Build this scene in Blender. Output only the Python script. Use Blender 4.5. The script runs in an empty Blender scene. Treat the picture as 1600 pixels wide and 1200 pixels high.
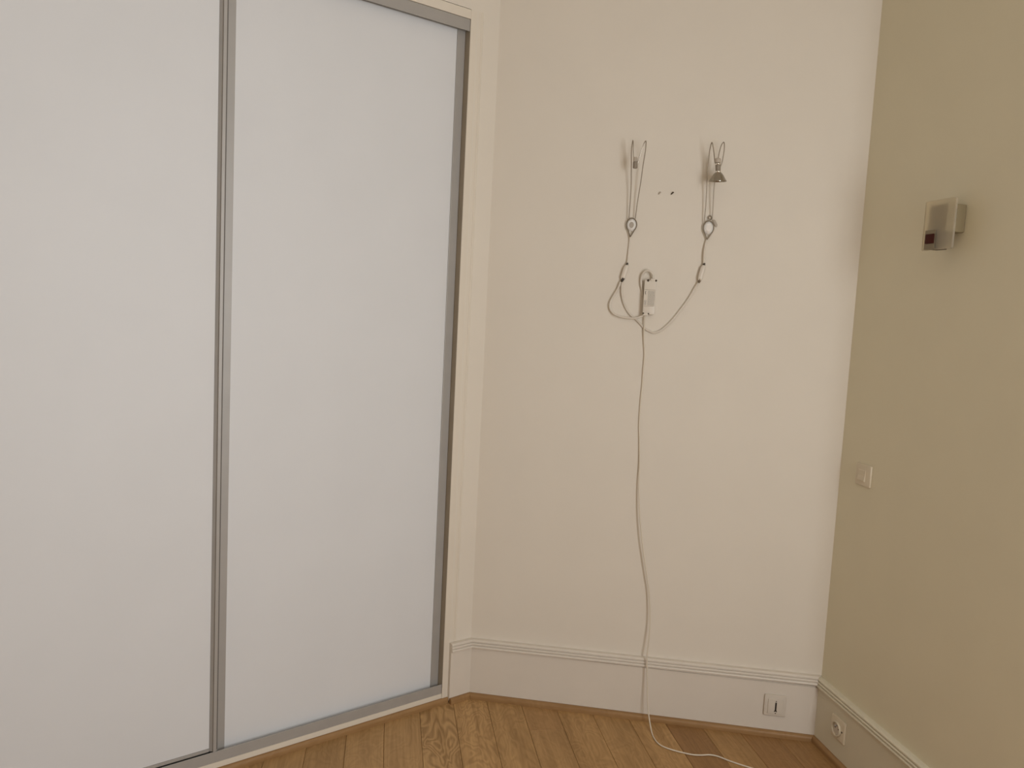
import bpy, bmesh, math, random
from mathutils import Matrix, Vector

random.seed(7)
scene = bpy.context.scene
COL = scene.collection

# ------------------------------------------------------------------ camera, world, lights, exposure
cam_data = bpy.data.cameras.new('camera')
cam_data.sensor_width = 36.0
cam_data.lens = 36.0 * 1270.0 / 1600.0
cam_data.clip_start = 0.02
cam = bpy.data.objects.new('camera', cam_data)
COL.objects.link(cam)
cam.matrix_world = Matrix((
    (0.9987523, -0.0499376, 0.0, 0.0),
    (0.0048494, 0.0969881, -0.9952737, 0.0),
    (0.0497016, 0.9940320, 0.0971093, 1.48),
    (0, 0, 0, 1)))
scene.camera = cam

world = bpy.data.worlds.new('world')
scene.world = world
world.use_nodes = True
world.node_tree.nodes['Background'].inputs[0].default_value = (0.80, 0.88, 1.0, 1)
world.node_tree.nodes['Background'].inputs[1].default_value = 0.6


def area_light(name, loc, target, sx, sy, power, color):
    d = bpy.data.lights.new(name, 'AREA')
    d.shape = 'RECTANGLE'
    d.size, d.size_y = sx, sy
    d.energy = power
    d.color = color
    o = bpy.data.objects.new(name, d)
    COL.objects.link(o)
    o.location = loc
    o.rotation_euler = (Vector(target) - Vector(loc)).to_track_quat('-Z', 'Y').to_euler()
    return o


# daylight from a tall window in the angled wall to the right of the camera, and a weak fill light added overhead, with no lamp behind it
area_light('window_daylight', (1.450, -0.098, 1.50), (1.450 - 0.855, -0.098 + 0.518, 1.48), 1.0, 1.8, 57, (0.95, 0.985, 1.02))
area_light('overhead_fill', (0.3, 0.2, 2.75), (0.3, 0.6, 0.0), 0.4, 0.4, 2.0, (1.0, 0.93, 0.84))


vs = scene.view_settings
vs.view_transform = 'Standard'
vs.look = 'None'
vs.exposure = 0.0
vs.gamma = 1.0
vs.use_curve_mapping = False

# ------------------------------------------------------------------ wall frames: local x runs right along the wall, z up, -y out into the room
OC = Vector((-0.10626, 2.95345, 0))
OA = Vector((1.14203, 2.75910, 0))
b = Vector((0.988096, -0.153836, 0)); nb = Vector((-0.153836, -0.988096, 0))
l = Vector((0.783693, 0.621148, 0)); nl = Vector((0.621148, -0.783693, 0))
r = Vector((-0.168489, 0.985703, 0)); nr = Vector((-0.985703, -0.168489, 0))
LEN_BACK = (OA - OC).length


def frame(o, x, n):
    y = -n
    return Matrix(((x.x, y.x, 0, o.x), (x.y, y.y, 0, o.y), (0, 0, 1, 0), (0, 0, 0, 1)))


FB = frame(OC, b, nb)      # back wall: x = distance from the left corner
FL = frame(OC, l, nl)      # left wall: x = minus the distance from the corner
FR = frame(OA, -r, nr)     # right wall: x = distance from the corner
FW = Matrix.Identity(4)

# ------------------------------------------------------------------ materials


def new_mat(name):
    m = bpy.data.materials.new(name)
    m.use_nodes = True
    nt = m.node_tree
    return m, nt, nt.nodes['Principled BSDF']


def paint(name, color, rough=0.6, var=0.03, bump=0.05, scale=9.0, fine=420.0, metal=0.0, spec=0.4):
    m, nt, p = new_mat(name)
    N, L = nt.nodes, nt.links
    tc = N.new('ShaderNodeTexCoord')
    n1 = N.new('ShaderNodeTexNoise'); n1.inputs['Scale'].default_value = scale; n1.inputs['Detail'].default_value = 4
    L.new(tc.outputs['Object'], n1.inputs['Vector'])
    ramp = N.new('ShaderNodeMapRange')
    ramp.inputs['From Min'].default_value = 0.3; ramp.inputs['From Max'].default_value = 0.7
    ramp.inputs['To Min'].default_value = 1 - var; ramp.inputs['To Max'].default_value = 1 + var
    L.new(n1.outputs['Fac'], ramp.inputs['Value'])
    mul = N.new('ShaderNodeVectorMath'); mul.operation = 'SCALE'
    mul.inputs[0].default_value = color
    L.new(ramp.outputs['Result'], mul.inputs['Scale'])
    L.new(mul.outputs['Vector'], p.inputs['Base Color'])
    p.inputs['Roughness'].default_value = rough
    p.inputs['Metallic'].default_value = metal
    p.inputs['Specular IOR Level'].default_value = spec
    if bump:
        n2 = N.new('ShaderNodeTexNoise'); n2.inputs['Scale'].default_value = fine; n2.inputs['Detail'].default_value = 3
        L.new(tc.outputs['Object'], n2.inputs['Vector'])
        bp = N.new('ShaderNodeBump'); bp.inputs['Strength'].default_value = bump; bp.inputs['Distance'].default_value = 0.001
        L.new(n2.outputs['Fac'], bp.inputs['Height'])
        L.new(bp.outputs['Normal'], p.inputs['Normal'])
    return m


def wood(name, base, dark, per_object=True, grain=1.0):
    """oak: long fibres along local x, wavy rings across; tint from the object colour"""
    m, nt, p = new_mat(name)
    N, L = nt.nodes, nt.links
    tc = N.new('ShaderNodeTexCoord')
    oi = N.new('ShaderNodeObjectInfo')
    off = N.new('ShaderNodeMath'); off.operation = 'MULTIPLY'; off.inputs[1].default_value = 37.0
    L.new(oi.outputs['Random'], off.inputs[0])
    add = N.new('ShaderNodeVectorMath'); add.operation = 'ADD'
    L.new(tc.outputs['Object'], add.inputs[0]); L.new(off.outputs[0], add.inputs[1])
    # fine fibres
    mp = N.new('ShaderNodeMapping'); mp.inputs['Scale'].default_value = (5, 130, 60)
    L.new(add.outputs[0], mp.inputs['Vector'])
    n1 = N.new('ShaderNodeTexNoise'); n1.inputs['Scale'].default_value = 1; n1.inputs['Detail'].default_value = 5; n1.inputs['Roughness'].default_value = 0.65
    L.new(mp.outputs[0], n1.inputs['Vector'])
    # cathedral rings
    mp2 = N.new('ShaderNodeMapping'); mp2.inputs['Scale'].default_value = (5.0, 13, 5)
    L.new(add.outputs[0], mp2.inputs['Vector'])
    n2 = N.new('ShaderNodeTexNoise'); n2.inputs['Scale'].default_value = 1; n2.inputs['Detail'].default_value = 2.5; n2.inputs['Distortion'].default_value = 0.6
    L.new(mp2.outputs[0], n2.inputs['Vector'])
    ring = N.new('ShaderNodeMath'); ring.operation = 'MULTIPLY'; ring.inputs[1].default_value = 75.0
    L.new(n2.outputs['Fac'], ring.inputs[0])
    sn = N.new('ShaderNodeMath'); sn.operation = 'SINE'; L.new(ring.outputs[0], sn.inputs[0])
    amp = N.new('ShaderNodeMath'); amp.operation = 'MULTIPLY'; L.new(sn.outputs[0], amp.inputs[0])
    # object alpha = how strongly the rings of that plank show
    ra = N.new('ShaderNodeMath'); ra.operation = 'MULTIPLY'; ra.inputs[1].default_value = 0.16 * grain
    L.new(oi.outputs['Alpha'], ra.inputs[0]); L.new(ra.outputs[0], amp.inputs[1])
    # broad tone
    mp3 = N.new('ShaderNodeMapping'); mp3.inputs['Scale'].default_value = (1.5, 22, 5)
    L.new(add.outputs[0], mp3.inputs['Vector'])
    n3 = N.new('ShaderNodeTexNoise'); n3.inputs['Scale'].default_value = 1; n3.inputs['Detail'].default_value = 2
    L.new(mp3.outputs[0], n3.inputs['Vector'])
    s1 = N.new('ShaderNodeMath'); s1.operation = 'MULTIPLY_ADD'; s1.inputs[1].default_value = 0.75
    L.new(n1.outputs['Fac'], s1.inputs[0]); L.new(amp.outputs[0], s1.inputs[2])
    s2 = N.new('ShaderNodeMath'); s2.operation = 'MULTIPLY_ADD'; s2.inputs[1].default_value = 0.55
    L.new(n3.outputs['Fac'], s2.inputs[0]); L.new(s1.outputs[0], s2.inputs[2])
    mr = N.new('ShaderNodeMapRange'); mr.inputs['From Min'].default_value = 0.35; mr.inputs['From Max'].default_value = 0.95
    L.new(s2.outputs[0], mr.inputs['Value'])
    mix = N.new('ShaderNodeMix'); mix.data_type = 'RGBA'
    mix.inputs[6].default_value = (*dark, 1); mix.inputs[7].default_value = (*base, 1)
    L.new(mr.outputs['Result'], mix.inputs[0])
    tint = N.new('ShaderNodeMix'); tint.data_type = 'RGBA'; tint.blend_type = 'MULTIPLY'; tint.inputs[0].default_value = 1.0 if per_object else 0.0
    L.new(mix.outputs[2], tint.inputs[6]); L.new(oi.outputs['Color'], tint.inputs[7])
    L.new(tint.outputs[2], p.inputs['Base Color'])
    p.inputs['Roughness'].default_value = 0.5
    p.inputs['Specular IOR Level'].default_value = 0.35
    bp = N.new('ShaderNodeBump'); bp.inputs['Strength'].default_value = 0.12; bp.inputs['Distance'].default_value = 0.001
    L.new(n1.outputs['Fac'], bp.inputs['Height']); L.new(bp.outputs['Normal'], p.inputs['Normal'])
    return m


def plain(name, color, rough=0.5, metal=0.0, spec=0.5, trans=0.0, ior=1.45):
    m, nt, p = new_mat(name)
    p.inputs['Base Color'].default_value = (*color, 1)
    p.inputs['Roughness'].default_value = rough
    p.inputs['Metallic'].default_value = metal
    p.inputs['Specular IOR Level'].default_value = spec
    p.inputs['Transmission Weight'].default_value = trans
    p.inputs['IOR'].default_value = ior
    return m


M_WALL = paint('wall_paint_cream', (0.745, 0.675, 0.575), 0.7, 0.012, 0.10, 5.0)
M_WALL_R = paint('wall_paint_yellow', (0.76, 0.695, 0.52), 0.62, 0.015, 0.10, 5.0)
M_TRIMW = paint('trim_paint_white', (0.71, 0.64, 0.55), 0.45, 0.015, 0.05, 7.0)
M_TRIMR = paint('trim_paint_ivory', (0.71, 0.65, 0.505), 0.45, 0.015, 0.05, 7.0)
M_CASING = paint('casing_paint', (0.74, 0.665, 0.555), 0.45, 0.02, 0.05, 8.0)
M_CEIL = paint('ceiling_paint', (0.78, 0.72, 0.64), 0.8, 0.01, 0.0)
M_ALU = paint('satin_grey_profile', (0.40, 0.375, 0.345), 0.42, 0.03, 0.03, 14.0, metal=0.15)
M_GAPSHADE = paint('door_gap_shade', (0.16, 0.145, 0.13), 0.8, 0.05, 0.0)  # dark tone of the shadow gap where the doors overlap
M_JAMB = paint('jamb_profile_shaded', (0.36, 0.30, 0.22), 0.5, 0.04, 0.03, 14.0)  # shade of the recess is put into the jamb colour
M_CARC = paint('carcass_board', (0.5, 0.47, 0.42), 0.6, 0.02, 0.0)
M_CABLE = paint('cable_sheath', (0.68, 0.61, 0.515), 0.45, 0.02, 0.0)
M_CORDW = paint('white_cord_sheath', (0.70, 0.62, 0.50), 0.4, 0.02, 0.0)
M_PLUG = paint('white_plastic', (0.70, 0.625, 0.525), 0.35, 0.015, 0.0)
M_PLATE = paint('socket_plastic', (0.64, 0.57, 0.48), 0.32, 0.015, 0.0)
M_PLATER = paint('ivory_plastic', (0.69, 0.60, 0.45), 0.32, 0.015, 0.0)
M_DARK = plain('dark_slot', (0.02, 0.012, 0.008), 0.6)
M_BROWNHOLE = plain('brown_hole', (0.06, 0.04, 0.02), 0.6)
M_WIRE = plain('wire_metal', (0.36, 0.31, 0.25), 0.35, 0.75)
M_BRKT = plain('bracket_metal', (0.22, 0.18, 0.13), 0.35, 0.8)
M_SOCK = paint('lampholder_ceramic', (0.46, 0.39, 0.31), 0.5, 0.05, 0.0, 60)
M_SOCKD = paint('lampholder_dark_ceramic', (0.27, 0.22, 0.165), 0.5, 0.12, 0.0, 220)
M_CHROME = plain('chrome', (0.86, 0.82, 0.76), 0.08, 1.0)
M_REFL = plain('reflector_glass', (0.36, 0.32, 0.26), 0.2, 0.85)
M_GEM = plain('faceted_glass', (0.93, 0.91, 0.88), 0.12, 0.25, 0.9)  # sparkle of the cut glass put into a near-white base
M_TABLE_L = plain('dim_glass_table', (0.46, 0.41, 0.35), 0.15, 0.2, 0.8)  # left table: duller reflection put into the glass colour
M_TABLE_R = plain('bright_glass_table', (0.84, 0.80, 0.75), 0.15, 0.2, 0.8)  # right table: brighter sparkle put into the glass colour
M_FROST = plain('frosted_glass', (0.90, 0.84, 0.71), 0.6, 0.0, 0.15, 0.9, 1.25)
M_SCONCE = paint('sconce_body_paint', (0.235, 0.185, 0.105), 0.45, 0.03, 0.0)
M_SQUARE = paint('sconce_clip_metal', (0.26, 0.215, 0.145), 0.5, 0.03, 0.0, metal=0.1, spec=0.2)
M_CLIPB = plain('sconce_clip_block', (0.09, 0.06, 0.035), 0.6)
M_RED = plain('red_brown_tile', (0.060, 0.010, 0.005), 0.5, 0, 0.15)
M_BLACK = plain('black_rubber', (0.05, 0.038, 0.025), 0.5)
M_FLOOR = wood('oak_plank', (0.53, 0.322, 0.138), (0.29, 0.162, 0.060))
M_STRIP = wood('oak_beading', (0.40, 0.235, 0.100), (0.27, 0.145, 0.055), False, 0.3)
M_SUB = plain('subfloor', (0.10, 0.055, 0.025), 0.8)


def panel_mat():
    """white laminate with one faint vertical scuff on the left door"""
    m = paint('white_laminate', (0.715, 0.712, 0.71), 0.52, 0.012, 0.06, 4.0, fine=260, spec=0.3)
    return m


M_PANEL = panel_mat()


def scuffed(m0):
    m = m0.copy(); m.name = 'white_laminate_scuffed'
    nt = m.node_tree; N, L = nt.nodes, nt.links
    p = N['Principled BSDF']
    src = p.inputs['Base Color'].links[0].from_socket
    tc = N.new('ShaderNodeTexCoord')
    sep = N.new('ShaderNodeSeparateXYZ'); L.new(tc.outputs['Object'], sep.inputs[0])

    def band(sock, c, h):
        a = N.new('ShaderNodeMath'); a.operation = 'SUBTRACT'; a.inputs[1].default_value = c; L.new(sock, a.inputs[0])
        d = N.new('ShaderNodeMath'); d.operation = 'ABSOLUTE'; L.new(a.outputs[0], d.inputs[0])
        q = N.new('ShaderNodeMapRange'); q.interpolation_type = 'SMOOTHSTEP'
        q.inputs['From Min'].default_value = h * 0.4; q.inputs['From Max'].default_value = h
        q.inputs['To Min'].default_value = 1; q.inputs['To Max'].default_value = 0
        L.new(d.outputs[0], q.inputs['Value'])
        return q.outputs['Result']
    bx_, bz_ = band(sep.outputs['X'], -1.207, 0.006), band(sep.outputs['Z'], 1.968, 0.032)
    f = N.new('ShaderNodeMath'); f.operation = 'MULTIPLY'; L.new(bx_, f.inputs[0]); L.new(bz_, f.inputs[1])
    f2 = N.new('ShaderNodeMath'); f2.operation = 'MULTIPLY'; f2.inputs[1].default_value = 0.16; L.new(f.outputs[0], f2.inputs[0])
    mix = N.new('ShaderNodeMix'); mix.data_type = 'RGBA'
    L.new(f2.outputs[0], mix.inputs[0]); L.new(src, mix.inputs[6]); mix.inputs[7].default_value = (0.3, 0.28, 0.25, 1)
    L.new(mix.outputs[2], p.inputs['Base Color'])
    return m


M_PANEL_L = scuffed(M_PANEL)


def label_mat():
    """printed type label: rows of tiny unreadable grey print between two rules"""
    m, nt, p = new_mat('printed_label')
    N, L = nt.nodes, nt.links
    tc = N.new('ShaderNodeTexCoord')
    mp = N.new('ShaderNodeMapping'); mp.inputs['Scale'].default_value = (520, 1, 900)
    L.new(tc.outputs['Object'], mp.inputs['Vector'])
    n = N.new('ShaderNodeTexNoise'); n.inputs['Scale'].default_value = 1; n.inputs['Detail'].default_value = 1
    L.new(mp.outputs[0], n.inputs['Vector'])
    sep = N.new('ShaderNodeSeparateXYZ'); L.new(tc.outputs['Object'], sep.inputs[0])
    mu = N.new('ShaderNodeMath'); mu.operation = 'MULTIPLY'; mu.inputs[1].default_value = 1500; L.new(sep.outputs['X'], mu.inputs[0])
    sn = N.new('ShaderNodeMath'); sn.operation = 'SINE'; L.new(mu.outputs[0], sn.inputs[0])
    ad = N.new('ShaderNodeMath'); ad.operation = 'MULTIPLY_ADD'; ad.inputs[1].default_value = 0.16; L.new(sn.outputs[0], ad.inputs[0]); L.new(n.outputs['Fac'], ad.inputs[2])
    cr = N.new('ShaderNodeMapRange'); cr.inputs['From Min'].default_value = 0.42; cr.inputs['From Max'].default_value = 0.58
    L.new(ad.outputs[0], cr.inputs['Value'])
    mix = N.new('ShaderNodeMix'); mix.data_type = 'RGBA'
    mix.inputs[6].default_value = (0.70, 0.635, 0.54, 1); mix.inputs[7].default_value = (0.36, 0.315, 0.255, 1)
    L.new(cr.outputs['Result'], mix.inputs[0]); L.new(mix.outputs[2], p.inputs['Base Color'])
    p.inputs['Roughness'].default_value = 0.5
    return m


M_PRINT = label_mat()

# ------------------------------------------------------------------ geometry helpers


def link(name, bm, mat, fr=FW, origin=(0, 0, 0), parent=None, smooth=False):
    """mesh given in wall-frame coordinates; its object origin sits at `origin` of that frame (or on its parent)"""
    bmesh.ops.recalc_face_normals(bm, faces=bm.faces)
    me = bpy.data.meshes.new(name)
    o = bpy.data.objects.new(name, me)
    COL.objects.link(o)
    if parent is not None:
        org = Vector(parent['_org'])
        o.parent = parent
        o['_org'] = tuple(org)
        bmesh.ops.translate(bm, verts=bm.verts, vec=-org)
    else:
        org = Vector(origin)
        o['_org'] = tuple(org)
        bmesh.ops.translate(bm, verts=bm.verts, vec=-org)
        o.matrix_world = fr @ Matrix.Translation(org)
    bm.to_mesh(me); bm.free()
    if smooth:
        for p in me.polygons:
            p.use_smooth = True
        try:
            me.set_sharp_from_angle(angle=math.radians(38))
        except Exception:
            pass
    if mat is not None:
        me.materials.append(mat)
    return o


def empty(name, fr, origin, label, cat, group=None):
    o = bpy.data.objects.new(name, None)
    COL.objects.link(o)
    o.empty_display_size = 0.05
    o['_org'] = tuple(origin)
    o.matrix_world = fr @ Matrix.Translation(Vector(origin))
    tag(o, label, cat, group)
    return o


def tag(o, label, cat, group=None):
    o['label'] = label; o['category'] = cat
    if group: o['group'] = group
    return o


def struct(o, label=None):
    o['kind'] = 'structure'
    if label: o['label'] = label
    return o


def add_box(bm, x0, x1, y0, y1, z0, z1, bev=0.0, seg=2):
    M = Matrix.Translation(((x0 + x1) / 2, (y0 + y1) / 2, (z0 + z1) / 2)) @ Matrix.Diagonal((abs(x1 - x0), abs(y1 - y0), abs(z1 - z0), 1))
    g = bmesh.ops.create_cube(bm, size=1, matrix=M)
    if bev:
        es = {e for v in g['verts'] for e in v.link_edges}
        bmesh.ops.bevel(bm, geom=list(es), offset=bev, segments=seg, affect='EDGES', profile=0.5)
    return bm


def wbox(u0, u1, w0, w1, v0, v1, bev=0.0, bm=None):
    """box in wall coordinates: along u, out of the wall w, height v"""
    bm = bm or bmesh.new()
    return add_box(bm, u0, u1, -w1, -w0, v0, v1, bev)


def rounded_plate(u0, u1, w0, w1, v0, v1, rad, bev=0.001, bm=None, seg=5):
    """plate with rounded corners and softened front edge"""
    bm = bm or bmesh.new()
    pts = []
    for cx, cz, a0 in ((u1 - rad, v1 - rad, 0), (u0 + rad, v1 - rad, 90), (u0 + rad, v0 + rad, 180), (u1 - rad, v0 + rad, 270)):
        for i in range(seg + 1):
            a = math.radians(a0 + 90 * i / seg)
            pts.append((cx + rad * math.cos(a), cz + rad * math.sin(a)))
    cu, cv = (u0 + u1) / 2, (v0 + v1) / 2

    def ringv(w, inset):
        sx = 1 - 2 * inset / (u1 - u0); sz = 1 - 2 * inset / (v1 - v0)
        return [bm.verts.new((cu + (x - cu) * sx, -w, cv + (z - cv) * sz)) for x, z in pts]
    rings = [ringv(w0, 0), ringv(w1 - bev, 0), ringv(w1 - bev * 0.3, bev * 0.4), ringv(w1, bev * 1.2)]
    n = len(pts)
    for a, c in zip(rings, rings[1:]):
        for i in range(n):
            bm.faces.new((a[i], a[(i + 1) % n], c[(i + 1) % n], c[i]))
    bm.faces.new(rings[-1]); bm.faces.new(rings[0][::-1])
    return bm


def spline(pts, sub=6):
    P = [Vector(p) for p in pts]
    P = [P[0] * 2 - P[1]] + P + [P[-1] * 2 - P[-2]]
    out = []
    for i in range(1, len(P) - 2):
        for k in range(sub):
            t = k / sub
            p0, p1, p2, p3 = P[i - 1:i + 3]
            out.append(0.5 * ((2 * p1) + (p2 - p0) * t + (2 * p0 - 5 * p1 + 4 * p2 - p3) * t * t + (3 * p1 - p0 - 3 * p2 + p3) * t ** 3))
    out.append(P[-2])
    return out


def tube(path, rad, sides=8, bm=None, caps=True):
    """round tube along a list of points (rad: number or list)"""
    bm = bm or bmesh.new()
    n = len(path)
    T = []
    for i in range(n):
        d = path[min(i + 1, n - 1)] - path[max(i - 1, 0)]
        T.append(d.normalized())
    ref = Vector((0, 0, 1)) if abs(T[0].z) < 0.9 else Vector((1, 0, 0))
    nrm = (ref - T[0] * ref.dot(T[0])).normalized()
    rings = []
    for i in range(n):
        nrm = (nrm - T[i] * nrm.dot(T[i])).normalized()
        bi = T[i].cross(nrm)
        rr = rad[i] if isinstance(rad, (list, tuple)) else rad
        rings.append([bm.verts.new(path[i] + (nrm * math.cos(a) + bi * math.sin(a)) * rr) for a in [2 * math.pi * k / sides for k in range(sides)]])
    for a, c in zip(rings, rings[1:]):
        for k in range(sides):
            bm.faces.new((a[k], a[(k + 1) % sides], c[(k + 1) % sides], c[k]))
    if caps:
        bm.faces.new(rings[0][::-1]); bm.faces.new(rings[-1])
    return bm


def uvw(pts):
    return [Vector((u, -w, v)) for u, v, w in pts]


def lathe(profile, center, axis, steps=24, bm=None):
    """profile: (radius, distance along axis)"""
    bm = bm or bmesh.new()
    axis = Vector(axis).normalized()
    ref = Vector((0, 1, 0)) if abs(axis.y) < 0.9 else Vector((1, 0, 0))
    e1 = (ref - axis * ref.dot(axis)).normalized(); e2 = axis.cross(e1)
    c = Vector(center)
    rings = []
    for rr, h in profile:
        rings.append([bm.verts.new(c + axis * h + (e1 * math.cos(a) + e2 * math.sin(a)) * max(rr, 1e-5)) for a in [2 * math.pi * k / steps for k in range(steps)]])
    for a, d in zip(rings, rings[1:]):
        for k in range(steps):
            bm.faces.new((a[k], a[(k + 1) % steps], d[(k + 1) % steps], d[k]))
    bm.faces.new(rings[0][::-1]); bm.faces.new(rings[-1])
    return bm


def sweep(profile, u0, u1, lift0=0.0, lift1=0.0, cut0=0.0, cut1=0.0, bm=None):
    """extrude a (w, v) profile along u; cut = mitre (du per unit of w) at either end"""
    bm = bm or bmesh.new()
    A = [bm.verts.new((u0 + cut0 * w, -w, v + lift0)) for w, v in profile]
    B = [bm.verts.new((u1 + cut1 * w, -w, v + lift1)) for w, v in profile]
    n = len(profile)
    for i in range(n):
        bm.faces.new((A[i], A[(i + 1) % n], B[(i + 1) % n], B[i]))
    bm.faces.new(A[::-1]); bm.faces.new(B)
    return bm


# ------------------------------------------------------------------ room shell
H = 3.0
TH = 0.10
P_R = OA - r * 1.0                       # where the right wall ends, out of frame
P_L = OC - l * 3.3
YR = -0.65
XR = 2.0
Q1 = Vector((XR, 1.0, 0)); Q2 = Vector((1.0, YR, 0))      # ends of the angled window wall


def quad_prism(pts, z0, z1):
    bm = bmesh.new()
    lo = [bm.verts.new((p[0], p[1], z0)) for p in pts]
    hi = [bm.verts.new((p[0], p[1], z1)) for p in pts]
    n = len(pts)
    for i in range(n):
        bm.faces.new((lo[i], lo[(i + 1) % n], hi[(i + 1) % n], hi[i]))
    bm.faces.new(lo[::-1]); bm.faces.new(hi)
    return bm


OUT = [OC + (-nb - nl) * 0.075, OA + (-nb - nr) * 0.07, Vector((P_R.x + 0.1, P_R.y + 0.09, 0)), Vector((XR + .1, P_R.y + .1, 0)), Vector((XR + .1, Q1.y - .05, 0)), Vector((Q2.x + .06, YR - .1, 0)), Vector((P_L.x - .1, YR - .1, 0)), Vector((P_L.x - .1, P_L.y + .06, 0))]
floor = struct(link('floor', quad_prism(OUT, -0.06, -0.013), M_SUB), 'oak plank floor laid in long boards running towards the far wall')
struct(link('ceiling', quad_prism(OUT, H, H + 0.06), M_CEIL))

struct(link('wall_back', wbox(-0.03, LEN_BACK + 0.02, -TH, 0, 0, H), M_WALL, FB), 'plain cream back wall carrying the two bare lamps')
struct(link('wall_right', wbox(0.0, 1.0, -TH, 0, 0, H), M_WALL_R, FR), 'yellowish cream wall on the right with sconce and switch')
# left wall with the wardrobe opening
OPEN0, OPEN1, OPENV = 0.121, 1.793, 2.439
bm = wbox(-OPEN0, 0.0, -TH, 0, 0, H)
wbox(-OPEN1, -OPEN0, -TH, -0.012, OPENV, H, bm=bm)
wbox(-OPEN1, -OPEN0, -0.012, 0, 2.4728, H, bm=bm)
wbox(-3.3, -OPEN1, -TH, 0, 0, H, bm=bm)
struct(link('wall_left', bm, M_WALL, FL), 'cream wall around the sliding wardrobe')
bm = bmesh.new(); add_box(bm, P_R.x, XR, P_R.y, P_R.y + TH, 0, H)
struct(link('wall_alcove', bm, M_WALL))
bm = bmesh.new(); add_box(bm, XR, XR + TH, Q1.y, P_R.y, 0, H)
struct(link('wall_side', bm, M_WALL))
bm = bmesh.new(); add_box(bm, P_L.x - TH, P_L.x, YR, P_L.y, 0, H)
struct(link('wall_far_left', bm, M_WALL))
bm = bmesh.new(); add_box(bm, P_L.x, Q2.x, YR - TH, YR, 0, H)
struct(link('wall_rear', bm, M_WALL))
# angled window wall: local x runs from Q2 to Q1
qd = (Q1 - Q2).normalized(); qn = Vector((-qd.y, qd.x, 0))
FQ = frame(Q1, -qd, qn)
QL = (Q1 - Q2).length
WC, WW, WZ0, WZ1 = 1.186, 1.0, 0.6, 2.4
W0, W1 = WC - WW / 2, WC + WW / 2
bm = wbox(0, W0, -TH, 0, 0, H)
wbox(W1, QL, -TH, 0, 0, H, bm=bm); wbox(W0, W1, -TH, 0, 0, WZ0, bm=bm); wbox(W0, W1, -TH, 0, WZ1, H, bm=bm)
struct(link('wall_window', bm, M_WALL, FQ))
bm = bmesh.new()
for x0, x1, z0, z1 in ((W0, W0 + .04, WZ0, WZ1), (W1 - .04, W1, WZ0, WZ1), (W0 + .04, W1 - .04, WZ0, WZ0 + .04), (W0 + .04, W1 - .04, WZ1 - .04, WZ1), (WC - .02, WC + .02, WZ0 + .04, WZ1 - .04)):
    wbox(x0, x1, -.07, -.03, z0, z1, bm=bm)
struct(link('window_1', bm, M_TRIMW, FQ))

# ------------------------------------------------------------------ floor planks: columns parallel to direction PD, 126 mm wide
AZ = math.radians(-8.7)
PD = Vector((math.sin(AZ), math.cos(AZ), 0)); PN = Vector((math.cos(AZ), -math.sin(AZ), 0))
PW, PO = 0.1258, 0.0275


def clip(poly, p, n):
    """keep the part of a 2-D polygon where (q - p).n >= 0"""
    out = []
    for i in range(len(poly)):
        a, c = poly[i], poly[(i + 1) % len(poly)]
        da, dc = (a - p).dot(n), (c - p).dot(n)
        if da >= 0: out.append(a)
        if (da >= 0) != (dc >= 0):
            out.append(a + (c - a) * (da / (da - dc)))
    return out


def inset_poly(poly, d):
    c = sum(poly, Vector()) / len(poly)
    out = []
    n = len(poly)
    for i in range(n):
        a, p, q = poly[i - 1], poly[i], poly[(i + 1) % n]
        e1 = (p - a).normalized(); e2 = (q - p).normalized()
        n1 = Vector((-e1.y, e1.x, 0)); n2 = Vector((-e2.y, e2.x, 0))
        if n1.dot(c - p) < 0: n1 = -n1
        if n2.dot(c - p) < 0: n2 = -n2
        k = 1 + n1.dot(n2)
        out.append(p + (n1 + n2) * (d / max(k, 0.25)))
    return out


TINT = {-3: (0.98, 0.97, 0.95, 0.3), -2: (0.86, 0.84, 0.80, 0.4), -1: (0.98, 0.97, 0.95, 0.35), 0: (1.07, 1.07, 1.07, 0.3), 1: (1.0, 1.0, 1.0, 1.3),
        2: (1.08, 1.07, 1.05, 0.8), 3: (1.02, 1.01, 0.98, 0.55), 4: (0.95, 0.93, 0.90, 0.3), 5: (1.0, 0.98, 0.94, 0.5), 6: (0.98, 0.96, 0.92, 0.4),
        7: (1.02, 1.0, 0.96, 0.45), 8: (0.70, 0.62, 0.56, 0.3), 9: (0.90, 0.86, 0.80, 0.3), 10: (0.78, 0.70, 0.63, 0.3), 11: (0.80, 0.73, 0.66, 0.3)}
PR_Z = math.atan2(PD.y, PD.x)
ROT = Matrix.Rotation(-PR_Z, 4, 'Z')


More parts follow.
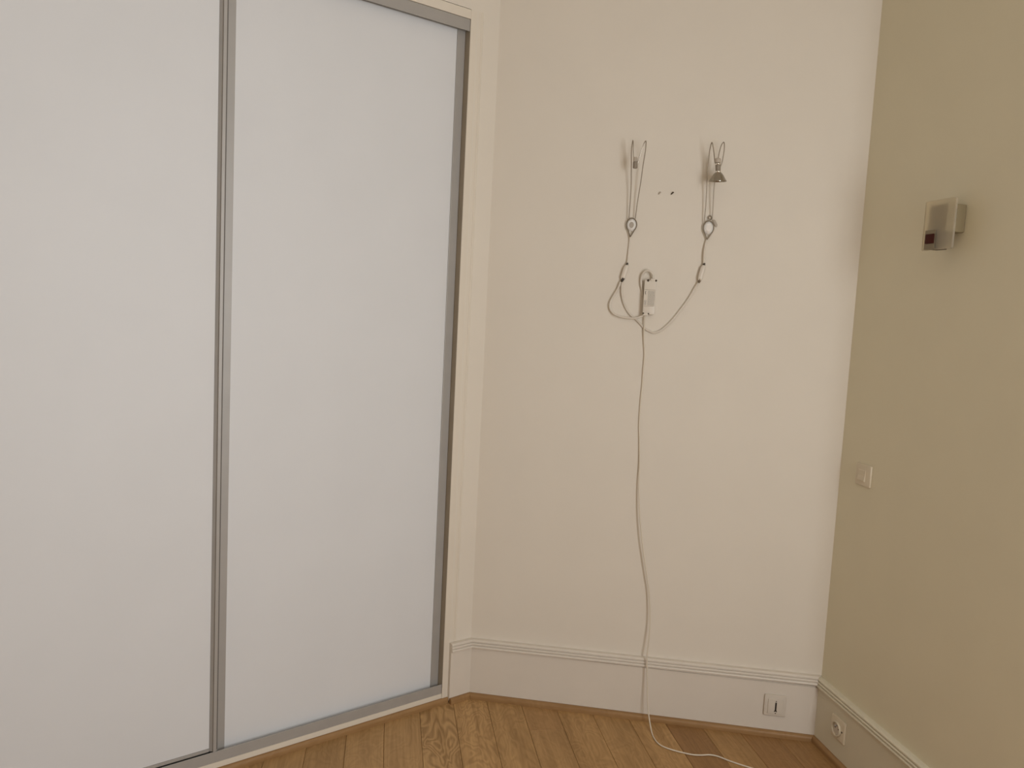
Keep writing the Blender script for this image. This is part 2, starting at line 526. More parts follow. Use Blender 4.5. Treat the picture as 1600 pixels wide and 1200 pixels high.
def plank(k, t0, t1, tint):
    a = PO + PW * k
    g = 0.0004
    poly = [PN * (a + g) + PD * t0, PN * (a + PW - g) + PD * t0, PN * (a + PW - g) + PD * t1, PN * (a + g) + PD * t1]
    poly = [Vector((p.x, p.y, 0)) for p in poly]
    for p, n in ((OC + nb * 0.008, nb), (OC + nl * 0.004, nl)):
        if len(poly) >= 3: poly = clip(poly, p, n)
    if len(poly) >= 3 and max(p.y for p in poly) > P_R.y - 0.05:
        if sum(p.x for p in poly) / len(poly) < 2.0:
            poly = clip(poly, OA + nr * 0.008, nr) if a < 1.57 else clip(poly, Vector((0, P_R.y - .01, 0)), Vector((0, -1, 0)))
        else:
            poly = clip(poly, Vector((0, P_R.y - .01, 0)), Vector((0, -1, 0)))
    for p, n in ((Q1 + qn * .008, qn), (Vector((0, YR + .01, 0)), Vector((0, 1, 0))), (Vector((P_L.x + .01, 0, 0)), Vector((1, 0, 0))), (Vector((XR - .01, 0, 0)), Vector((-1, 0, 0)))):
        if len(poly) >= 3: poly = clip(poly, p, n)
    # drop doubled corners
    q = []
    for p in poly:
        if not q or (p - q[-1]).length > 0.004: q.append(p)
    if len(q) > 1 and (q[0] - q[-1]).length < 0.004: q.pop()
    if len(q) < 3: return None
    area = 0.5 * abs(sum(q[i].x * q[(i + 1) % len(q)].y - q[(i + 1) % len(q)].x * q[i].y for i in range(len(q))))
    if area < 0.002: return None
    org = PN * (a + PW / 2) + PD * t0
    Minv = ROT @ Matrix.Translation(-org)
    bm = bmesh.new()
    loc = [Minv @ p for p in q]
    ins = inset_poly(loc, 0.0011)
    lo = [bm.verts.new((p.x, p.y, -0.013)) for p in loc]
    mi = [bm.verts.new((p.x, p.y, -0.0013)) for p in loc]
    hi = [bm.verts.new((p.x, p.y, 0.0)) for p in ins]
    n = len(loc)
    for A, B_ in ((lo, mi), (mi, hi)):
        for i in range(n):
            bm.faces.new((A[i], A[(i + 1) % n], B_[(i + 1) % n], B_[i]))
    bm.faces.new(hi); bm.faces.new(lo[::-1])
    bmesh.ops.recalc_face_normals(bm, faces=bm.faces)
    me = bpy.data.meshes.new('plank'); bm.to_mesh(me); bm.free()
    me.materials.append(M_FLOOR)
    o = bpy.data.objects.new('plank', me); COL.objects.link(o)
    o.parent = floor
    o.matrix_local = Matrix.Translation(org) @ ROT.inverted()
    o.color = tint
    return o


rng = random.Random(3)
for k in range(-24, 28):
    base = TINT.get(k)
    # ends of the boards: one joint is in view on the sixth column
    if k == 4: cuts = [-2.6, -1.2, 0.9, 2.666, 3.4]
    else:
        c0 = -2.6 - rng.random() * 1.5
        cuts = [c0]
        if -4 <= k <= 11:
            cuts += [-0.9 + rng.random() * 0.8, 1.1 + rng.random() * 0.6, 3.5]
        else:
            while cuts[-1] < 3.5: cuts.append(cuts[-1] + 1.5 + rng.random() * 0.5)
    for i in range(len(cuts) - 1):
        if base and i >= len(cuts) - 2 - (k == 4):
            t = base if not (k == 4 and i == len(cuts) - 2) else (0.93, 0.89, 0.86, 0.3)
        else:
            f = 0.86 + rng.random() * 0.22
            t = (f, f * 0.98, f * 0.95, 0.2 + rng.random() * 0.6)
        plank(k, cuts[i], cuts[i + 1], t)

# ------------------------------------------------------------------ baseboards with a reeded top moulding, and oak beading on the floor
BB = 0.015


def moulding_profile(v0, h=0.033):
    s = h / 0.033
    pts = [(0.0, v0), (BB + 0.0045, v0), (BB + 0.0085, v0 + .002 * s), (BB + 0.0095, v0 + .0065 * s), (BB + 0.0080, v0 + .0105 * s), (BB + 0.0035, v0 + .0118 * s),
           (BB + 0.0035, v0 + .0128 * s), (BB + 0.0075, v0 + .0142 * s), (BB + 0.0080, v0 + .0180 * s), (BB + 0.0060, v0 + .0208 * s), (BB + 0.0015, v0 + .0218 * s),
           (BB + 0.0015, v0 + .0228 * s), (BB + 0.0055, v0 + .0242 * s), (BB + 0.0055, v0 + .0285 * s), (BB + 0.0020, v0 + .0322 * s), (BB - 0.004, v0 + .033 * s), (0.0, v0 + .033 * s)]
    return pts


# mitre slopes: how far an inside corner moves along u per unit of w
def mitre(nA, nB, x):
    # intersection of both planes offset by 1: p.nA = 1, p.nB = 1 -> p.x
    det = nA.x * nB.y - nA.y * nB.x
    p = Vector(((nB.y - nA.y) / det, (nA.x - nB.x) / det, 0))
    return p.dot(x)


CM_B0, CM_L = mitre(nb, nl, b), mitre(nb, nl, l)
CM_B1, CM_R = mitre(nb, nr, b), mitre(nb, nr, -r)

bb_prof = [(0, 0.012), (BB, 0.012), (BB, 0.1935), (BB - 0.003, 0.1935), (BB - 0.003, 0.197), (0, 0.197)]
def baseboard(name, fr, u0, u1, mat, l0, l1, c0, c1, label, lip=True):
    o = struct(link(name, sweep([(w, v + (0 if v > 0.1 else 0)) for w, v in bb_prof], u0, u1, 0, 0, c0, c1), mat, fr), label)
    mo = link('moulding', sweep(moulding_profile(0.1945), u0, u1, l0, l1, c0, c1), mat, parent=o)
    return o


baseboard('baseboard_back', FB, 0, LEN_BACK, M_TRIMW, -0.001, 0.0075, CM_B0, CM_B1, 'tall cream baseboard with reeded moulding under the lamps')
baseboard('baseboard_left', FL, -0.0985, 0, M_TRIMW, 0.001, -0.001, 0, CM_L, 'short cream baseboard beside the wardrobe casing')
baseboard('baseboard_right', FR, 0, 1.0, M_TRIMR, 0.003, 0.006, CM_R, 0, 'tall ivory baseboard with moulding along the right wall')


def bead_profile(w0, th, h=0.02):
    pts = [(w0, 0.0), (w0 + th, 0.0), (w0 + th, h * 0.45)]
    for i in range(1, 5):
        a = math.radians(90 * i / 4)
        pts.append((w0 + th - (1 - math.cos(a)) * th * 0.6, h * 0.45 + math.sin(a) * h * 0.55))
    pts.append((w0, h))
    return pts


struct(link('trim_1', sweep(bead_profile(BB, 0.016), 0, LEN_BACK, 0, 0, CM_B0, CM_B1), M_STRIP, FB), 'oak beading along the back wall')
struct(link('trim_2', sweep(bead_profile(BB, 0.014), -0.0985, 0, 0, 0, 0, CM_L), M_STRIP, FL), 'short oak beading between corner and wardrobe')
struct(link('trim_3', sweep(bead_profile(BB, 0.014), 0, 1.0, 0, 0, CM_R, 0), M_STRIP, FR), 'oak beading along the right wall')
struct(link('trim_4', sweep(bead_profile(0.0, 0.011, 0.0205), -1.83, -0.0987), M_STRIP, FL), 'oak beading under the wardrobe sill')

# ------------------------------------------------------------------ sliding wardrobe in the left wall
ward = empty('sliding_wardrobe', FL, (-0.95, 0, 0), 'built-in wardrobe with two tall white sliding doors in grey metal profiles', 'wardrobe')
bm = wbox(-0.1232, -0.0986, 0.0, 0.003, 0.0205, 2.47, 0.0008)
o = link('casing', bm, M_CASING, parent=ward)
bm = bmesh.new()
prof = [(-0.090, 0.0), (-0.080, 0.0010), (-0.0775, 0.0032), (-0.0750, 0.0038), (-0.0725, 0.0032), (-0.069, 0.0)]
lo = [bm.verts.new((u, -w, 0.23)) for u, w in prof]; hi = [bm.verts.new((u, -w, 2.472)) for u, w in prof]
for i in range(len(prof)):
    bm.faces.new((lo[i], lo[(i + 1) % len(prof)], hi[(i + 1) % len(prof)], hi[i]))
bm.faces.new(lo); bm.faces.new(hi)
link('casing_bead', bm, M_CASING, parent=ward)
link('casing', wbox(-1.79, -0.1234, -0.0115, 0.003, 2.4395, 2.47, 0.0008), M_CASING, parent=ward)
link('casing', wbox(-1.815, -1.7905, 0.0, 0.003, 0.0205, 2.47, 0.0008), M_CASING, parent=ward)
link('sill', wbox(-1.79, -0.1235, -0.06, 0.001, 0.0208, 0.0385, 0.0006), M_CASING, parent=ward)
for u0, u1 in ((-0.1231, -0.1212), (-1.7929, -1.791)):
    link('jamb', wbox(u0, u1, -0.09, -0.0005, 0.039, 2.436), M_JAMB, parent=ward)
# tracks: E-shaped sections with two channels
bm = wbox(-1.79, -0.1235, -0.0045, -0.001, 0.0388, 0.0728, 0.0004)
wbox(-1.79, -0.1235, -0.060, -0.0045, 0.0388, 0.045, bm=bm)
wbox(-1.79, -0.1235, -0.0262, -0.0245, 0.045, 0.056, bm=bm)
link('bottom_track', bm, M_ALU, parent=ward)
bm = wbox(-1.79, -0.1235, -0.0035, -0.0005, 2.400, 2.4385, 0.0004)
wbox(-1.79, -0.1235, -0.060, -0.0035, 2.428, 2.436, bm=bm)
wbox(-1.79, -0.1235, -0.0262, -0.0245, 2.405, 2.428, bm=bm)
link('top_track', bm, M_ALU, parent=ward)
bm = wbox(-1.80, -0.12, -0.56, -0.545, 0.04, 2.44)
wbox(-1.81, -1.795, -0.545, -0.101, 0.04, 2.44, bm=bm); wbox(-0.1225, -0.11, -0.545, -0.101, 0.04, 2.44, bm=bm)
wbox(-1.795, -0.125, -0.545, -0.065, 2.443, 2.458, bm=bm); wbox(-1.795, -0.125, -0.545, -0.065, 0.022, 0.037, bm=bm)
link('carcass', bm, M_CARC, parent=ward)

# right door, in the rear channel
dr = link('sliding_door', wbox(-0.913, -0.1565, -0.044, -0.029, 0.0575, 2.423), M_PANEL, parent=ward)
dr['label'] = 'right-hand white door panel running in the rear channel'
link('stile', wbox(-0.1562, -0.1238, -0.0445, -0.0265, 0.048, 2.425, 0.0012), M_ALU, parent=dr)
link('stile', wbox(-0.957, -0.9133, -0.0445, -0.0265, 0.048, 2.425, 0.0012), M_ALU, parent=dr)
link('bottom_rail', wbox(-0.913, -0.1565, -0.0445, -0.0275, 0.048, 0.0555, 0.0006), M_ALU, parent=dr)

# left door, in the front channel, with a raised pull profile on its right edge
dl = link('sliding_door', wbox(-1.758, -0.9675, -0.021, -0.007, 0.0866, 2.423), M_PANEL_L, parent=ward)
dl['label'] = 'left-hand white door panel running in the front channel'
bm = bmesh.new()
prof = [(-0.9672, -0.022), (-0.9672, -0.0125), (-0.9578, -0.0060), (-0.9572, -0.0005), (-0.9565, 0.0005), (-0.9480, 0.0005), (-0.9472, -0.0005), (-0.9472, -0.003), (-0.9438, -0.003), (-0.9438, -0.022)]
lo = [bm.verts.new((u, -w, 0.0745)) for u, w in prof]; hi = [bm.verts.new((u, -w, 2.398)) for u, w in prof]
for i in range(len(prof)):
    bm.faces.new((lo[i], lo[(i + 1) % len(prof)], hi[(i + 1) % len(prof)], hi[i]))
bm.faces.new(lo); bm.faces.new(hi)
ps = link('pull_stile', bm, M_ALU, parent=dl)
ps['label'] = 'grey raised pull profile along the door edge'
link('gap_shade_strip', wbox(-0.9471, -0.9438, -0.0029, -0.0012, 0.080, 2.398), M_GAPSHADE, parent=dl)  # flush dark strip standing in for the shadow between the doors
link('stile', wbox(-1.79, -1.7583, -0.022, -0.005, 0.0745, 2.398, 0.001), M_ALU, parent=dl)
link('bottom_rail', wbox(-1.758, -0.9675, -0.022, -0.0065, 0.0755, 0.0852, 0.0005), M_ALU, parent=dl)

# ------------------------------------------------------------------ bare cable lamps on the back wall


def ellipse_ring(cu, cv, w, au, av, rad, tip, bm=None):
    """wire bracket: an open oval closing in a point below"""
    pts = []
    for i in range(0, 25):
        a = math.radians(-50 + 280 * i / 24)
        pts.append(Vector((cu + au * math.cos(a), -w, cv + av * math.sin(a))))
    t = Vector((tip[0], -w, tip[1]))
    path = [t + (pts[0] - t) * 0.02] + [t + (pts[0] - t) * 0.5] + pts + [t + (pts[-1] - t) * 0.5, t]
    return tube(path, rad, 6, bm)


def gem(cu, cv, w0, au, av, depth, rot=0.0):
    """oval cut glass: girdle, crown facets, table"""
    bm = bmesh.new()
    n = 10

    def ring(f, w, ph):
        return [bm.verts.new((cu + au * f * math.cos(2 * math.pi * (i + ph) / n + rot), -w, cv + av * f * math.sin(2 * math.pi * (i + ph) / n + rot))) for i in range(n)]
    r0, r1, r2, r3 = ring(0.82, w0, 0), ring(1.0, w0 + depth * 0.35, 0), ring(0.80, w0 + depth * 0.72, 0.5), ring(0.50, w0 + depth, 0)
    for i in range(n):
        j = (i + 1) % n
        bm.faces.new((r0[i], r0[j], r1[j], r1[i]))
        bm.faces.new((r1[i], r1[j], r2[i]))
        bm.faces.new((r2[i], r1[j], r2[j]))
        bm.faces.new((r2[i], r2[j], r3[j]))
        bm.faces.new((r2[i], r3[j], r3[i]))
    t = bm.faces.new(r3); t.material_index = 1; bm.faces.new(r0[::-1])
    return bm


def connector_body(p0, p1, w, half, thick):
    """flat inline plug lying along the line p0 -> p1"""
    a, c = Vector((p0[0], -w, p0[1])), Vector((p1[0], -w, p1[1]))
    d = (c - a).normalized(); s = Vector((d.z, 0, -d.x)); n = Vector((0, -1, 0))
    bm = bmesh.new()
    rings = []
    L_ = (c - a).length
    for f, hw, hh in ((0.02, .30, .55), (0.12, .75, .9), (0.22, 1, 1), (0.78, 1, 1), (0.88, .75, .9), (0.98, .30, .55)):
        ring = []
        for k in range(12):
            t = 2 * math.pi * k / 12
            x, y = math.cos(t), math.sin(t)
            q = lambda e: math.copysign(abs(e) ** 0.55, e)
            ring.append(bm.verts.new(a + d * (L_ * f) + s * (half * hw * q(x)) + n * (thick * hh * q(y))))
        rings.append(ring)
    for A, B_ in zip(rings, rings[1:]):
        for k in range(12):
            bm.faces.new((A[k], A[(k + 1) % 12], B_[(k + 1) % 12], B_[k]))
    bm.faces.new(rings[0][::-1]); bm.faces.new(rings[-1])
    return bm


def collar(p, q, w, r0, r1):
    return tube([Vector((p[0], -w, p[1])), Vector((q[0], -w, q[1]))], [r0, r1], 8)


WR = 0.0016
# ---- left lamp: no bulb in its holder
lampL = empty('cable_lamp', FB, (0.5011, -0.0, 1.7755), 'left hairpin wire wall lamp with empty lampholder and clear oval rosette', 'lamp', 'cable lamps on the back wall')
LA = [(0.4907, 1.7938, 0.012), (0.4917, 1.8918, 0.022), (0.4892, 1.9499, 0.03), (0.4875, 1.9845, 0.035), (0.4855, 2.0222, 0.045), (0.4883, 2.0523, 0.058), (0.4905, 2.0416, 0.066), (0.4923, 2.018, 0.068), (0.4955, 1.9905, 0.068)]
LB = [(0.5125, 1.7967, 0.012), (0.517, 1.8576, 0.02), (0.5235, 1.9199, 0.028), (0.5273, 1.9717, 0.034), (0.53, 1.9974, 0.04), (0.5326, 2.023, 0.046), (0.5330, 2.043, 0.052), (0.532, 2.0515, 0.060), (0.5279, 2.0455, 0.066), (0.5225, 2.0292, 0.068), (0.5157, 2.0026, 0.068), (0.5108, 1.9792, 0.068), (0.5067, 1.976, 0.068)]
for P in (LA, LB):
    link('wire', tube(spline(uvw(P)), WR, 6), M_WIRE, parent=lampL, smooth=True)
hl = link('lampholder', lathe([(0.0070, 0), (0.0078, 0.001), (0.0080, 0.020), (0.0068, 0.022)], (0.5016, -0.068, 1.9810), (0.04, 0, -1), 16), M_SOCKD, parent=lampL, smooth=True)
link('cap', lathe([(0.0062, 0), (0.0076, 0.002), (0.0076, 0.0135), (0.0070, 0.0146)], (0.5010, -0.068, 1.9958), (0.04, 0, -1), 16), M_SOCK, parent=hl, smooth=True)
link('contact_hole', lathe([(0.0016, 0), (0.0016, 0.0008)], (0.5026, -0.068, 1.9594), (0.04, 0, -1), 8), M_DARK, parent=hl)
link('rosette', gem(0.5011, 1.7755, 0.003, 0.0165, 0.0215, 0.011), M_GEM, parent=lampL).data.materials.append(M_TABLE_L)
link('bracket', ellipse_ring(0.5008, 1.7765, 0.009, 0.0178, 0.0228, 0.0018, (0.4987, 1.734)), M_BRKT, parent=lampL, smooth=True)
link('lamp_cord', tube(spline(uvw([(0.4987, 1.734, 0.007), (0.4979, 1.7131, 0.005), (0.496, 1.6699, 0.006), (0.4952, 1.6444, 0.008)])), 0.0026, 8), M_CABLE, parent=lampL, smooth=True)
cn = link('connector', connector_body((0.4950, 1.641), (0.4800, 1.582), 0.009, 0.0085, 0.0075), M_PLUG, parent=lampL, smooth=True)
link('collar', collar((0.4956, 1.6455), (0.4935, 1.6375), 0.0095, 0.0028, 0.0052), M_BLACK, parent=cn)
link('collar', collar((0.4832, 1.592), (0.4790, 1.5775), 0.0100, 0.0074, 0.0034), M_BLACK, parent=cn)

# ---- right lamp: reflector bulb in place
lampR = empty('cable_lamp', FB, (0.7627, -0.0, 1.7746), 'right hairpin wire wall lamp carrying a small reflector bulb', 'lamp', 'cable lamps on the back wall')
RA = [(0.7467, 1.7936, 0.012), (0.7473, 1.8643, 0.02), (0.7445, 1.9497, 0.03), (0.7448, 1.9898, 0.036), (0.7454, 2.0257, 0.046), (0.7496, 2.0509, 0.058), (0.7544, 2.0357, 0.066), (0.7595, 2.0087, 0.068), (0.7640, 1.9846, 0.068), (0.7700, 1.9790, 0.068)]
RB = [(0.7728, 1.7944, 0.012), (0.7717, 1.8475, 0.02), (0.7703, 1.9194, 0.028), (0.78, 1.9607, 0.033), (0.7886, 1.9871, 0.038), (0.7909, 2.0037, 0.042), (0.7925, 2.0326, 0.05), (0.789, 2.0520, 0.06), (0.781, 2.0412, 0.066), (0.7758, 2.0186, 0.068), (0.7735, 1.9955, 0.068)]
for P in (RA, RB):
    link('wire', tube(spline(uvw(P)), WR, 6), M_WIRE, parent=lampR, smooth=True)
hr = link('lampholder', lathe([(0.0075, 0), (0.0084, 0.001), (0.0084, 0.032), (0.0075, 0.0335)], (0.7738, -0.068, 1.9828), (0.09, 0, -1), 18), M_SOCKD, parent=lampR, smooth=True)
link('cap', lathe([(0.0075, 0), (0.0100, 0.002), (0.0106, 0.0125), (0.0095, 0.0146)], (0.7722, -0.068, 1.9976), (0.09, 0, -1), 18), M_SOCK, parent=hr, smooth=True)
for z, u in ((1.9790, 0.7741), (1.9535, 0.7764)):
    link('ring', lathe([(0.0086, -0.0024), (0.0094, -0.0012), (0.0094, 0.0012), (0.0086, 0.0024)], (u, -0.068, z), (0.09, 0, -1), 18), M_CHROME, parent=hr, smooth=True)
bprof = [(0.0088, 0), (0.0102, 0.0015), (0.0150, 0.0060), (0.0192, 0.0120), (0.0228, 0.0185), (0.0262, 0.0245), (0.0288, 0.0275), (0.0293, 0.0290), (0.0290, 0.0305), (0.0272, 0.0302), (0.0210, 0.0215), (0.0130, 0.0130), (0.0055, 0.0105), (0.0035, 0.0100)]
bu = link('bulb', lathe(bprof, (0.7770, -0.068, 1.9525), (0.02, 0.08, -1), 28), M_REFL, parent=lampR, smooth=True)
link('capsule', lathe([(0.0030, 0.012), (0.0040, 0.016), (0.0036, 0.0235), (0.001, 0.0255)], (0.7770, -0.068, 1.9525), (0.02, 0.08, -1), 12), M_CHROME, parent=bu, smooth=True)
link('rosette', gem(0.7627, 1.7746, 0.003, 0.0168, 0.0225, 0.011, 0.3), M_GEM, parent=lampR).data.materials.append(M_TABLE_R)
link('bracket', ellipse_ring(0.7620, 1.7750, 0.009, 0.0180, 0.0236, 0.0019, (0.7602, 1.7345)), M_BRKT, parent=lampR, smooth=True)
# small eye and loose tab showing behind the right rosette
link('screw_eye', tube([Vector((0.7650 + 0.0055 * math.cos(a), -0.006, 1.8090 + 0.0075 * math.sin(a))) for a in [math.radians(-60 + 300 * i / 16) for i in range(17)]], 0.0014, 6), M_BRKT, parent=lampR, smooth=True)
link('screw_head', lathe([(0.0036, 0), (0.0036, 0.002), (0.0022, 0.0032)], (0.7652, -0.001, 1.8085), (0, -1, 0), 12), M_CHROME, parent=lampR, smooth=True)
link('tab', connector_body((0.7770, 1.8040), (0.7905, 1.7795), 0.004, 0.0052, 0.0022), M_SOCK, parent=lampR, smooth=True)
link('lamp_cord', tube(spline(uvw([(0.7602, 1.7345, 0.007), (0.7568, 1.7184, 0.007), (0.7542, 1.690, 0.010), (0.7556, 1.654, 0.010)])), 0.0038, 8), M_CABLE, parent=lampR, smooth=True)
cn = link('connector', connector_body((0.7565, 1.651), (0.7440, 1.590), 0.010, 0.0085, 0.0075), M_PLUG, parent=lampR, smooth=True)
link('collar', collar((0.7576, 1.6555), (0.7556, 1.6475), 0.0105, 0.0030, 0.0052), M_BLACK, parent=cn)
link('collar', collar((0.7462, 1.600), (0.7425, 1.586), 0.0110, 0.0066, 0.0036), M_BRKT, parent=cn)

# ------------------------------------------------------------------ lamp transformer and its cables
tr = empty('lamp_transformer', FB, (0.578, 0, 1.47), 'slim white lamp transformer box with printed type label hanging on wall', 'transformer')
bd = link('housing', rounded_plate(0.5582, 0.5985, 0.004, 0.026, 1.4690, 1.5885, 0.003, 0.0016), M_PLUG, parent=tr, smooth=True)
link('printed_label', wbox(0.5592, 0.5975, 0.0262, 0.0264, 1.4985, 1.5545), M_PLUG, parent=bd)
link('rule', wbox(0.5600, 0.5968, 0.0265, 0.0267, 1.5540, 1.5556), M_SOCK, parent=bd)
link('rule', wbox(0.5610, 0.5945, 0.0265, 0.0267, 1.4975, 1.4990), M_SOCK, parent=bd)
link('print_block', wbox(0.5715, 0.5960, 0.0265, 0.0267, 1.5005, 1.5515), M_PRINT, parent=bd)
link('print_block', wbox(0.5605, 0.5700, 0.0265, 0.0267, 1.5020, 1.5180), M_PRINT, parent=bd)
arc = [Vector((0.5665 + 0.0030 * math.cos(a), -0.0268, 1.5440 + 0.0062 * math.sin(a))) for a in [math.radians(115 + 130 * i / 8) for i in range(9)]]
link('print_mark', tube(arc, 0.0009, 5), M_BLACK, parent=bd)
# terminal recesses and clamp screws at both ends
for u, v, rr in ((0.5705, 1.5868, 0.0042), (0.5975, 1.5872, 0.0036), (0.5785, 1.4718, 0.0028), (0.5610, 1.4725, 0.0030)):
    link('clamp_screw', lathe([(rr, 0), (rr, 0.0012), (rr * 0.7, 0.0024)], (u, -0.0255, v), (0, -1, 0), 10), M_BROWNHOLE, parent=bd, smooth=True)
link('strain_relief', rounded_plate(0.5790, 0.5945, 0.006, 0.0275, 1.5855, 1.5935, 0.002, 0.001), M_PLUG, parent=tr, smooth=True)
link('strain_relief', rounded_plate(0.5600, 0.5780, 0.006, 0.0275, 1.4655, 1.4725, 0.002, 0.001), M_PLUG, parent=tr, smooth=True)

CABR = 0.0040
lk = [(0.7429, 1.5877, 0.0105), (0.73, 1.564, 0.007), (0.7128, 1.5301, 0.005), (0.6892, 1.4925, 0.0045), (0.6653, 1.4579, 0.0045), (0.6408, 1.4299, 0.0045), (0.6221, 1.4138, 0.0045), (0.6026, 1.4067, 0.0045), (0.5857, 1.4118, 0.0045), (0.5685, 1.421, 0.0045), (0.5401, 1.448, 0.0045), (0.5155, 1.467, 0.0045), (0.4971, 1.4929, 0.005), (0.485, 1.5259, 0.006), (0.4806, 1.5625, 0.007), (0.4830, 1.5800, 0.0085)]
o = link('lamp_cable', tube(spline(uvw(lk)), CABR, 8), M_CABLE, FB, (0.6026, -0.0045, 1.4067), smooth=True)
tag(o, 'long beige cable hanging in a bow between both lamp connectors', 'cable', 'low voltage cables on the back wall')
lp = [(0.4752, 1.5780, 0.0105), (0.4668, 1.5518, 0.010), (0.4517, 1.5243, 0.009), (0.4436, 1.5037, 0.009), (0.4448, 1.4836, 0.010), (0.4588, 1.4658, 0.011), (0.4828, 1.4569, 0.013), (0.5132, 1.4535, 0.015), (0.5364, 1.4547, 0.015), (0.5526, 1.4605, 0.013), (0.5617, 1.4664, 0.012)]
o = link('lamp_cable', tube(spline(uvw(lp)), CABR * 0.85, 8), M_CABLE, FB, (0.4436, -0.009, 1.5037), smooth=True)
tag(o, 'beige cable looping left from the left connector to the transformer foot', 'cable', 'low voltage cables on the back wall')
tl = [(0.5880, 1.5930, 0.015), (0.5852, 1.6068, 0.016), (0.5760, 1.6178, 0.017), (0.5654, 1.6206, 0.017), (0.5558, 1.6153, 0.015), (0.5485, 1.602, 0.012), (0.5462, 1.5854, 0.009), (0.5480, 1.5689, 0.007), (0.5515, 1.5525, 0.0045), (0.5548, 1.5344, 0.004)]
o = link('lamp_cable', tube(spline(uvw(tl)), CABR * 0.95, 8), M_CABLE, FB, (0.5654, -0.017, 1.6206), smooth=True)
tag(o, 'short beige cable arching over the top of the transformer', 'cable', 'low voltage cables on the back wall')

# mains cord: down the wall, over the baseboard, onto the floor and out of frame
mains = [(0.5672, 1.4660, 0.012), (0.5673, 1.418, 0.0105), (0.5691, 1.3777, 0.006), (0.5745, 1.3284, 0.0045), (0.5738, 1.2695, 0.0045), (0.5736, 1.224, 0.004), (0.5717, 1.1645, 0.004), (0.5715, 1.1187, 0.004), (0.5722, 1.0729, 0.004), (0.577, 1.0181, 0.005), (0.5825, 0.9405, 0.008), (0.5841, 0.8812, 0.012), (0.5889, 0.8127, 0.016), (0.5965, 0.7444, 0.019), (0.6083, 0.666, 0.020), (0.6199, 0.6057, 0.019), (0.634, 0.536, 0.018), (0.6439, 0.489, 0.017), (0.6506, 0.4422, 0.018), (0.6564, 0.3813, 0.021), (0.6576, 0.3348, 0.025), (0.6559, 0.2892, 0.029), (0.654, 0.2484, 0.033), (0.657, 0.2025, 0.037), (0.6617, 0.1434, 0.043), (0.6664, 0.0853, 0.051), (0.6728, 0.0419, 0.062)]
mpath = [FB @ v for v in uvw(mains)]
fl = [(0.5542, 2.7444, 0.0045), (0.5574, 2.6928, 0.0032), (0.5706, 2.6577, 0.0032), (0.5972, 2.6355, 0.0032), (0.6321, 2.6192, 0.0032), (0.6675, 2.6075, 0.0032), (0.6975, 2.6067, 0.0032), (0.7289, 2.6115, 0.0032), (0.7538, 2.6047, 0.0032), (0.7822, 2.5837, 0.0032), (0.8141, 2.5633, 0.0032), (0.8494, 2.5436, 0.0032), (0.8964, 2.5169, 0.0032), (0.951, 2.4928, 0.0032), (1.02, 2.45, 0.0032), (1.07, 2.37, 0.0032)]
mpath += [Vector(p) for p in fl]
path = spline(mpath, 5)
o = link('power_cable', tube(path, 0.0023, 8), M_CORDW, FW, (0.5574, 2.6928, 0.0), smooth=True)
tag(o, 'thin white power cord dropping from transformer and trailing over oak floor', 'cord')

# ------------------------------------------------------------------ two screw stubs left in the wall between the lamps
for u, v, lab, mt, s in ((0.5893, 1.8872, 'paler left screw stub in the cream wall between the lamps', M_SOCK, 0.9), (0.6321, 1.8879, 'darker right screw stub in the cream wall between the lamps', M_BROWNHOLE, 1.0)):
    bm = tube([Vector((u - 0.003 * s, -0.0002, v - 0.0025 * s)), Vector((u + 0.003 * s, -0.006, v + 0.0028 * s))], 0.0021 * s, 8)
    lathe([(0.0030 * s, 0), (0.0032 * s, 0.0008), (0.0026 * s, 0.0016)], (u + 0.003 * s, -0.006, v + 0.0028 * s), (0.4, -0.6, 0.4), 10, bm)
    tag(link('screw', bm, mt, FB, (u, 0, v)), lab, 'screw', 'screws left in the wall')

# ------------------------------------------------------------------ telephone socket on the back baseboard
ts = empty('telephone_socket', FB, (1.111, -BB, 0.114), 'square telephone socket with dark slot on the back baseboard', 'socket')
link('plate', rounded_plate(1.0735, 1.1485, BB + 0.0003, BB + 0.008, 0.0755, 0.1520, 0.004, 0.0016), M_PLATE, parent=ts, smooth=True)
md = link('module', rounded_plate(1.0860, 1.1370, BB + 0.0082, BB + 0.0105, 0.0835, 0.1375, 0.002, 0.0008), M_PLATE, parent=ts, smooth=True)
bm = wbox(1.1103, 1.1157, BB + 0.0106, BB + 0.0110, 0.0965, 0.1262)
bm2 = [(1.1108, 0.0995), (1.1152, 0.0995), (1.1182, 0.0935), (1.1168, 0.0915), (1.1130, 0.0945), (1.1092, 0.0915), (1.1078, 0.0935)]
f_ = [bm.verts.new((u, -(BB + 0.0111), v)) for u, v in bm2]; g_ = [bm.verts.new((u, -(BB + 0.0106), v)) for u, v in bm2]
bm.faces.new(f_); bm.faces.new(g_[::-1])
for i in range(len(f_)):
    bm.faces.new((f_[i], f_[(i + 1) % len(f_)], g_[(i + 1) % len(f_)], g_[i]))
link('slot', bm, M_DARK, parent=md)
for v in (0.1305, 0.0872):
    link('screw', lathe([(0.0019, 0), (0.0019, 0.0006), (0.001, 0.0012)], (1.1132, -(BB + 0.0105), v), (0, -1, 0), 10), M_BROWNHOLE, parent=md, smooth=True)

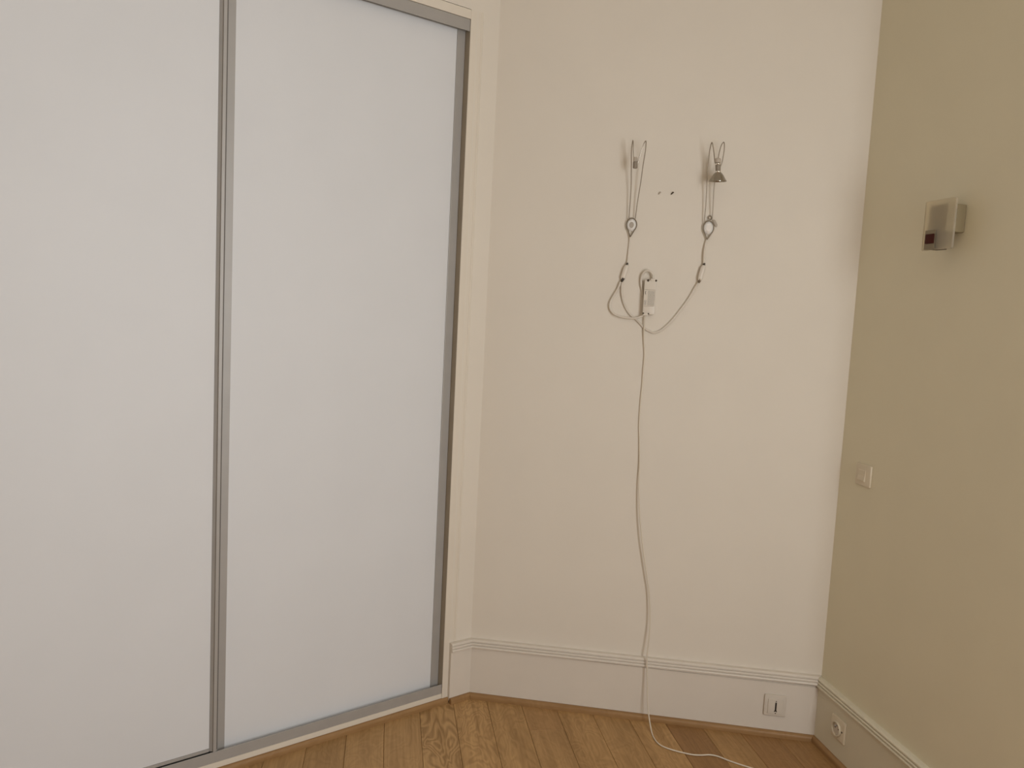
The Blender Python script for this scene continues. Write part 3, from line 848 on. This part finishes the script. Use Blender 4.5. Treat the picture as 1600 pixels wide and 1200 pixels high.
# ------------------------------------------------------------------ power socket on the right baseboard
su, sv = 0.153, 0.1205
sk = empty('power_socket', FR, (su, -BB, sv), 'round-welled ivory power socket on the right baseboard', 'socket')
link('plate', rounded_plate(su - 0.040, su + 0.040, BB + 0.0003, BB + 0.0070, sv - 0.0385, sv + 0.0385, 0.006, 0.0045), M_PLATER, parent=sk, smooth=True)
bm = bmesh.new()
lathe([(0.0215, 0.0), (0.0240, 0.0), (0.0245, 0.005), (0.0232, 0.0068), (0.0212, 0.0062), (0.0200, 0.0)], (su - 0.001, -(BB + 0.0072), sv), (0, -1, 0), 32, bm)
rm = link('well_rim', bm, M_PLATER, parent=sk, smooth=True)
wl = link('well', lathe([(0.0198, 0), (0.0198, 0.0006)], (su - 0.001, -(BB + 0.0072), sv), (0, -1, 0), 28), M_PLATE, parent=sk)
for du in (-0.0095, 0.0095):
    link('hole', lathe([(0.0027, 0), (0.0027, 0.0004)], (su + du - 0.001, -(BB + 0.0079), sv + 0.002), (0, -1, 0), 12), M_BROWNHOLE, parent=wl)
link('earth_pin', lathe([(0.0022, 0), (0.0022, 0.006), (0.0012, 0.0075)], (su - 0.001, -(BB + 0.0079), sv + 0.011), (0, -1, 0), 10), M_ALU, parent=wl, smooth=True)
link('screw', lathe([(0.0030, 0), (0.0030, 0.001), (0.002, 0.0016)], (su + 0.0275, -(BB + 0.0068), sv + 0.002), (0, -1, 0), 12), M_BROWNHOLE, parent=sk, smooth=True)

# ------------------------------------------------------------------ light switch on the right wall
sw = empty('light_switch', FR, (0.1395, 0, 0.983), 'small ivory rocker light switch on the yellowish right wall', 'switch')
link('plate', rounded_plate(0.0985, 0.1805, 0.0003, 0.0065, 0.9470, 1.0190, 0.005, 0.0032), M_PLATER, parent=sw, smooth=True)
bm = bmesh.new()
U0, U1, V0, V1 = 0.1185, 0.1560, 0.9630, 1.0000
prof = [(0.0066, V0), (0.0115, V0 + 0.001), (0.0118, V0 + 0.004), (0.0092, (V0 + V1) / 2), (0.0078, V1 - 0.001), (0.0066, V1)]
A_ = [bm.verts.new((U0, -w, v)) for w, v in prof]; B2 = [bm.verts.new((U1, -w, v)) for w, v in prof]
for i in range(len(prof)):
    bm.faces.new((A_[i], A_[(i + 1) % len(prof)], B2[(i + 1) % len(prof)], B2[i]))
bm.faces.new(A_[::-1]); bm.faces.new(B2)
link('rocker', bm, M_PLATER, parent=sw)

# ------------------------------------------------------------------ sconce on the right wall
sc = empty('wall_sconce', FR, (0.47, 0, 1.76), 'square frosted glass wall sconce with a small red-brown square', 'sconce')
link('body', wbox(0.415, 0.4905, 0.0005, 0.056, 1.739, 1.8155, 0.003), M_SCONCE, parent=sc, smooth=True)
gl = link('glass_shade', rounded_plate(0.4120, 0.5350, 0.064, 0.070, 1.690, 1.8265, 0.005, 0.001), M_FROST, parent=sc, smooth=True)
for u, v in ((0.452, 1.800), (0.452, 1.756)):
    link('spacer', lathe([(0.005, 0), (0.005, 0.0078)], (u, -0.0561, v), (0, -1, 0), 12), M_SQUARE, parent=sc, smooth=True)
ck = link('clip_block', wbox(0.4235, 0.4655, 0.030, 0.0635, 1.692, 1.745, 0.001), M_CLIPB, parent=sc)
link('clip_face', wbox(0.4230, 0.4660, 0.0702, 0.0710, 1.691, 1.745, 0.0003), M_SQUARE, parent=sc)
link('red_tile', rounded_plate(0.4270, 0.4640, 0.0712, 0.0725, 1.7075, 1.7345, 0.003, 0.0004), M_RED, parent=sc, smooth=True)

for o in bpy.data.objects:
    if '_org' in o: del o['_org']
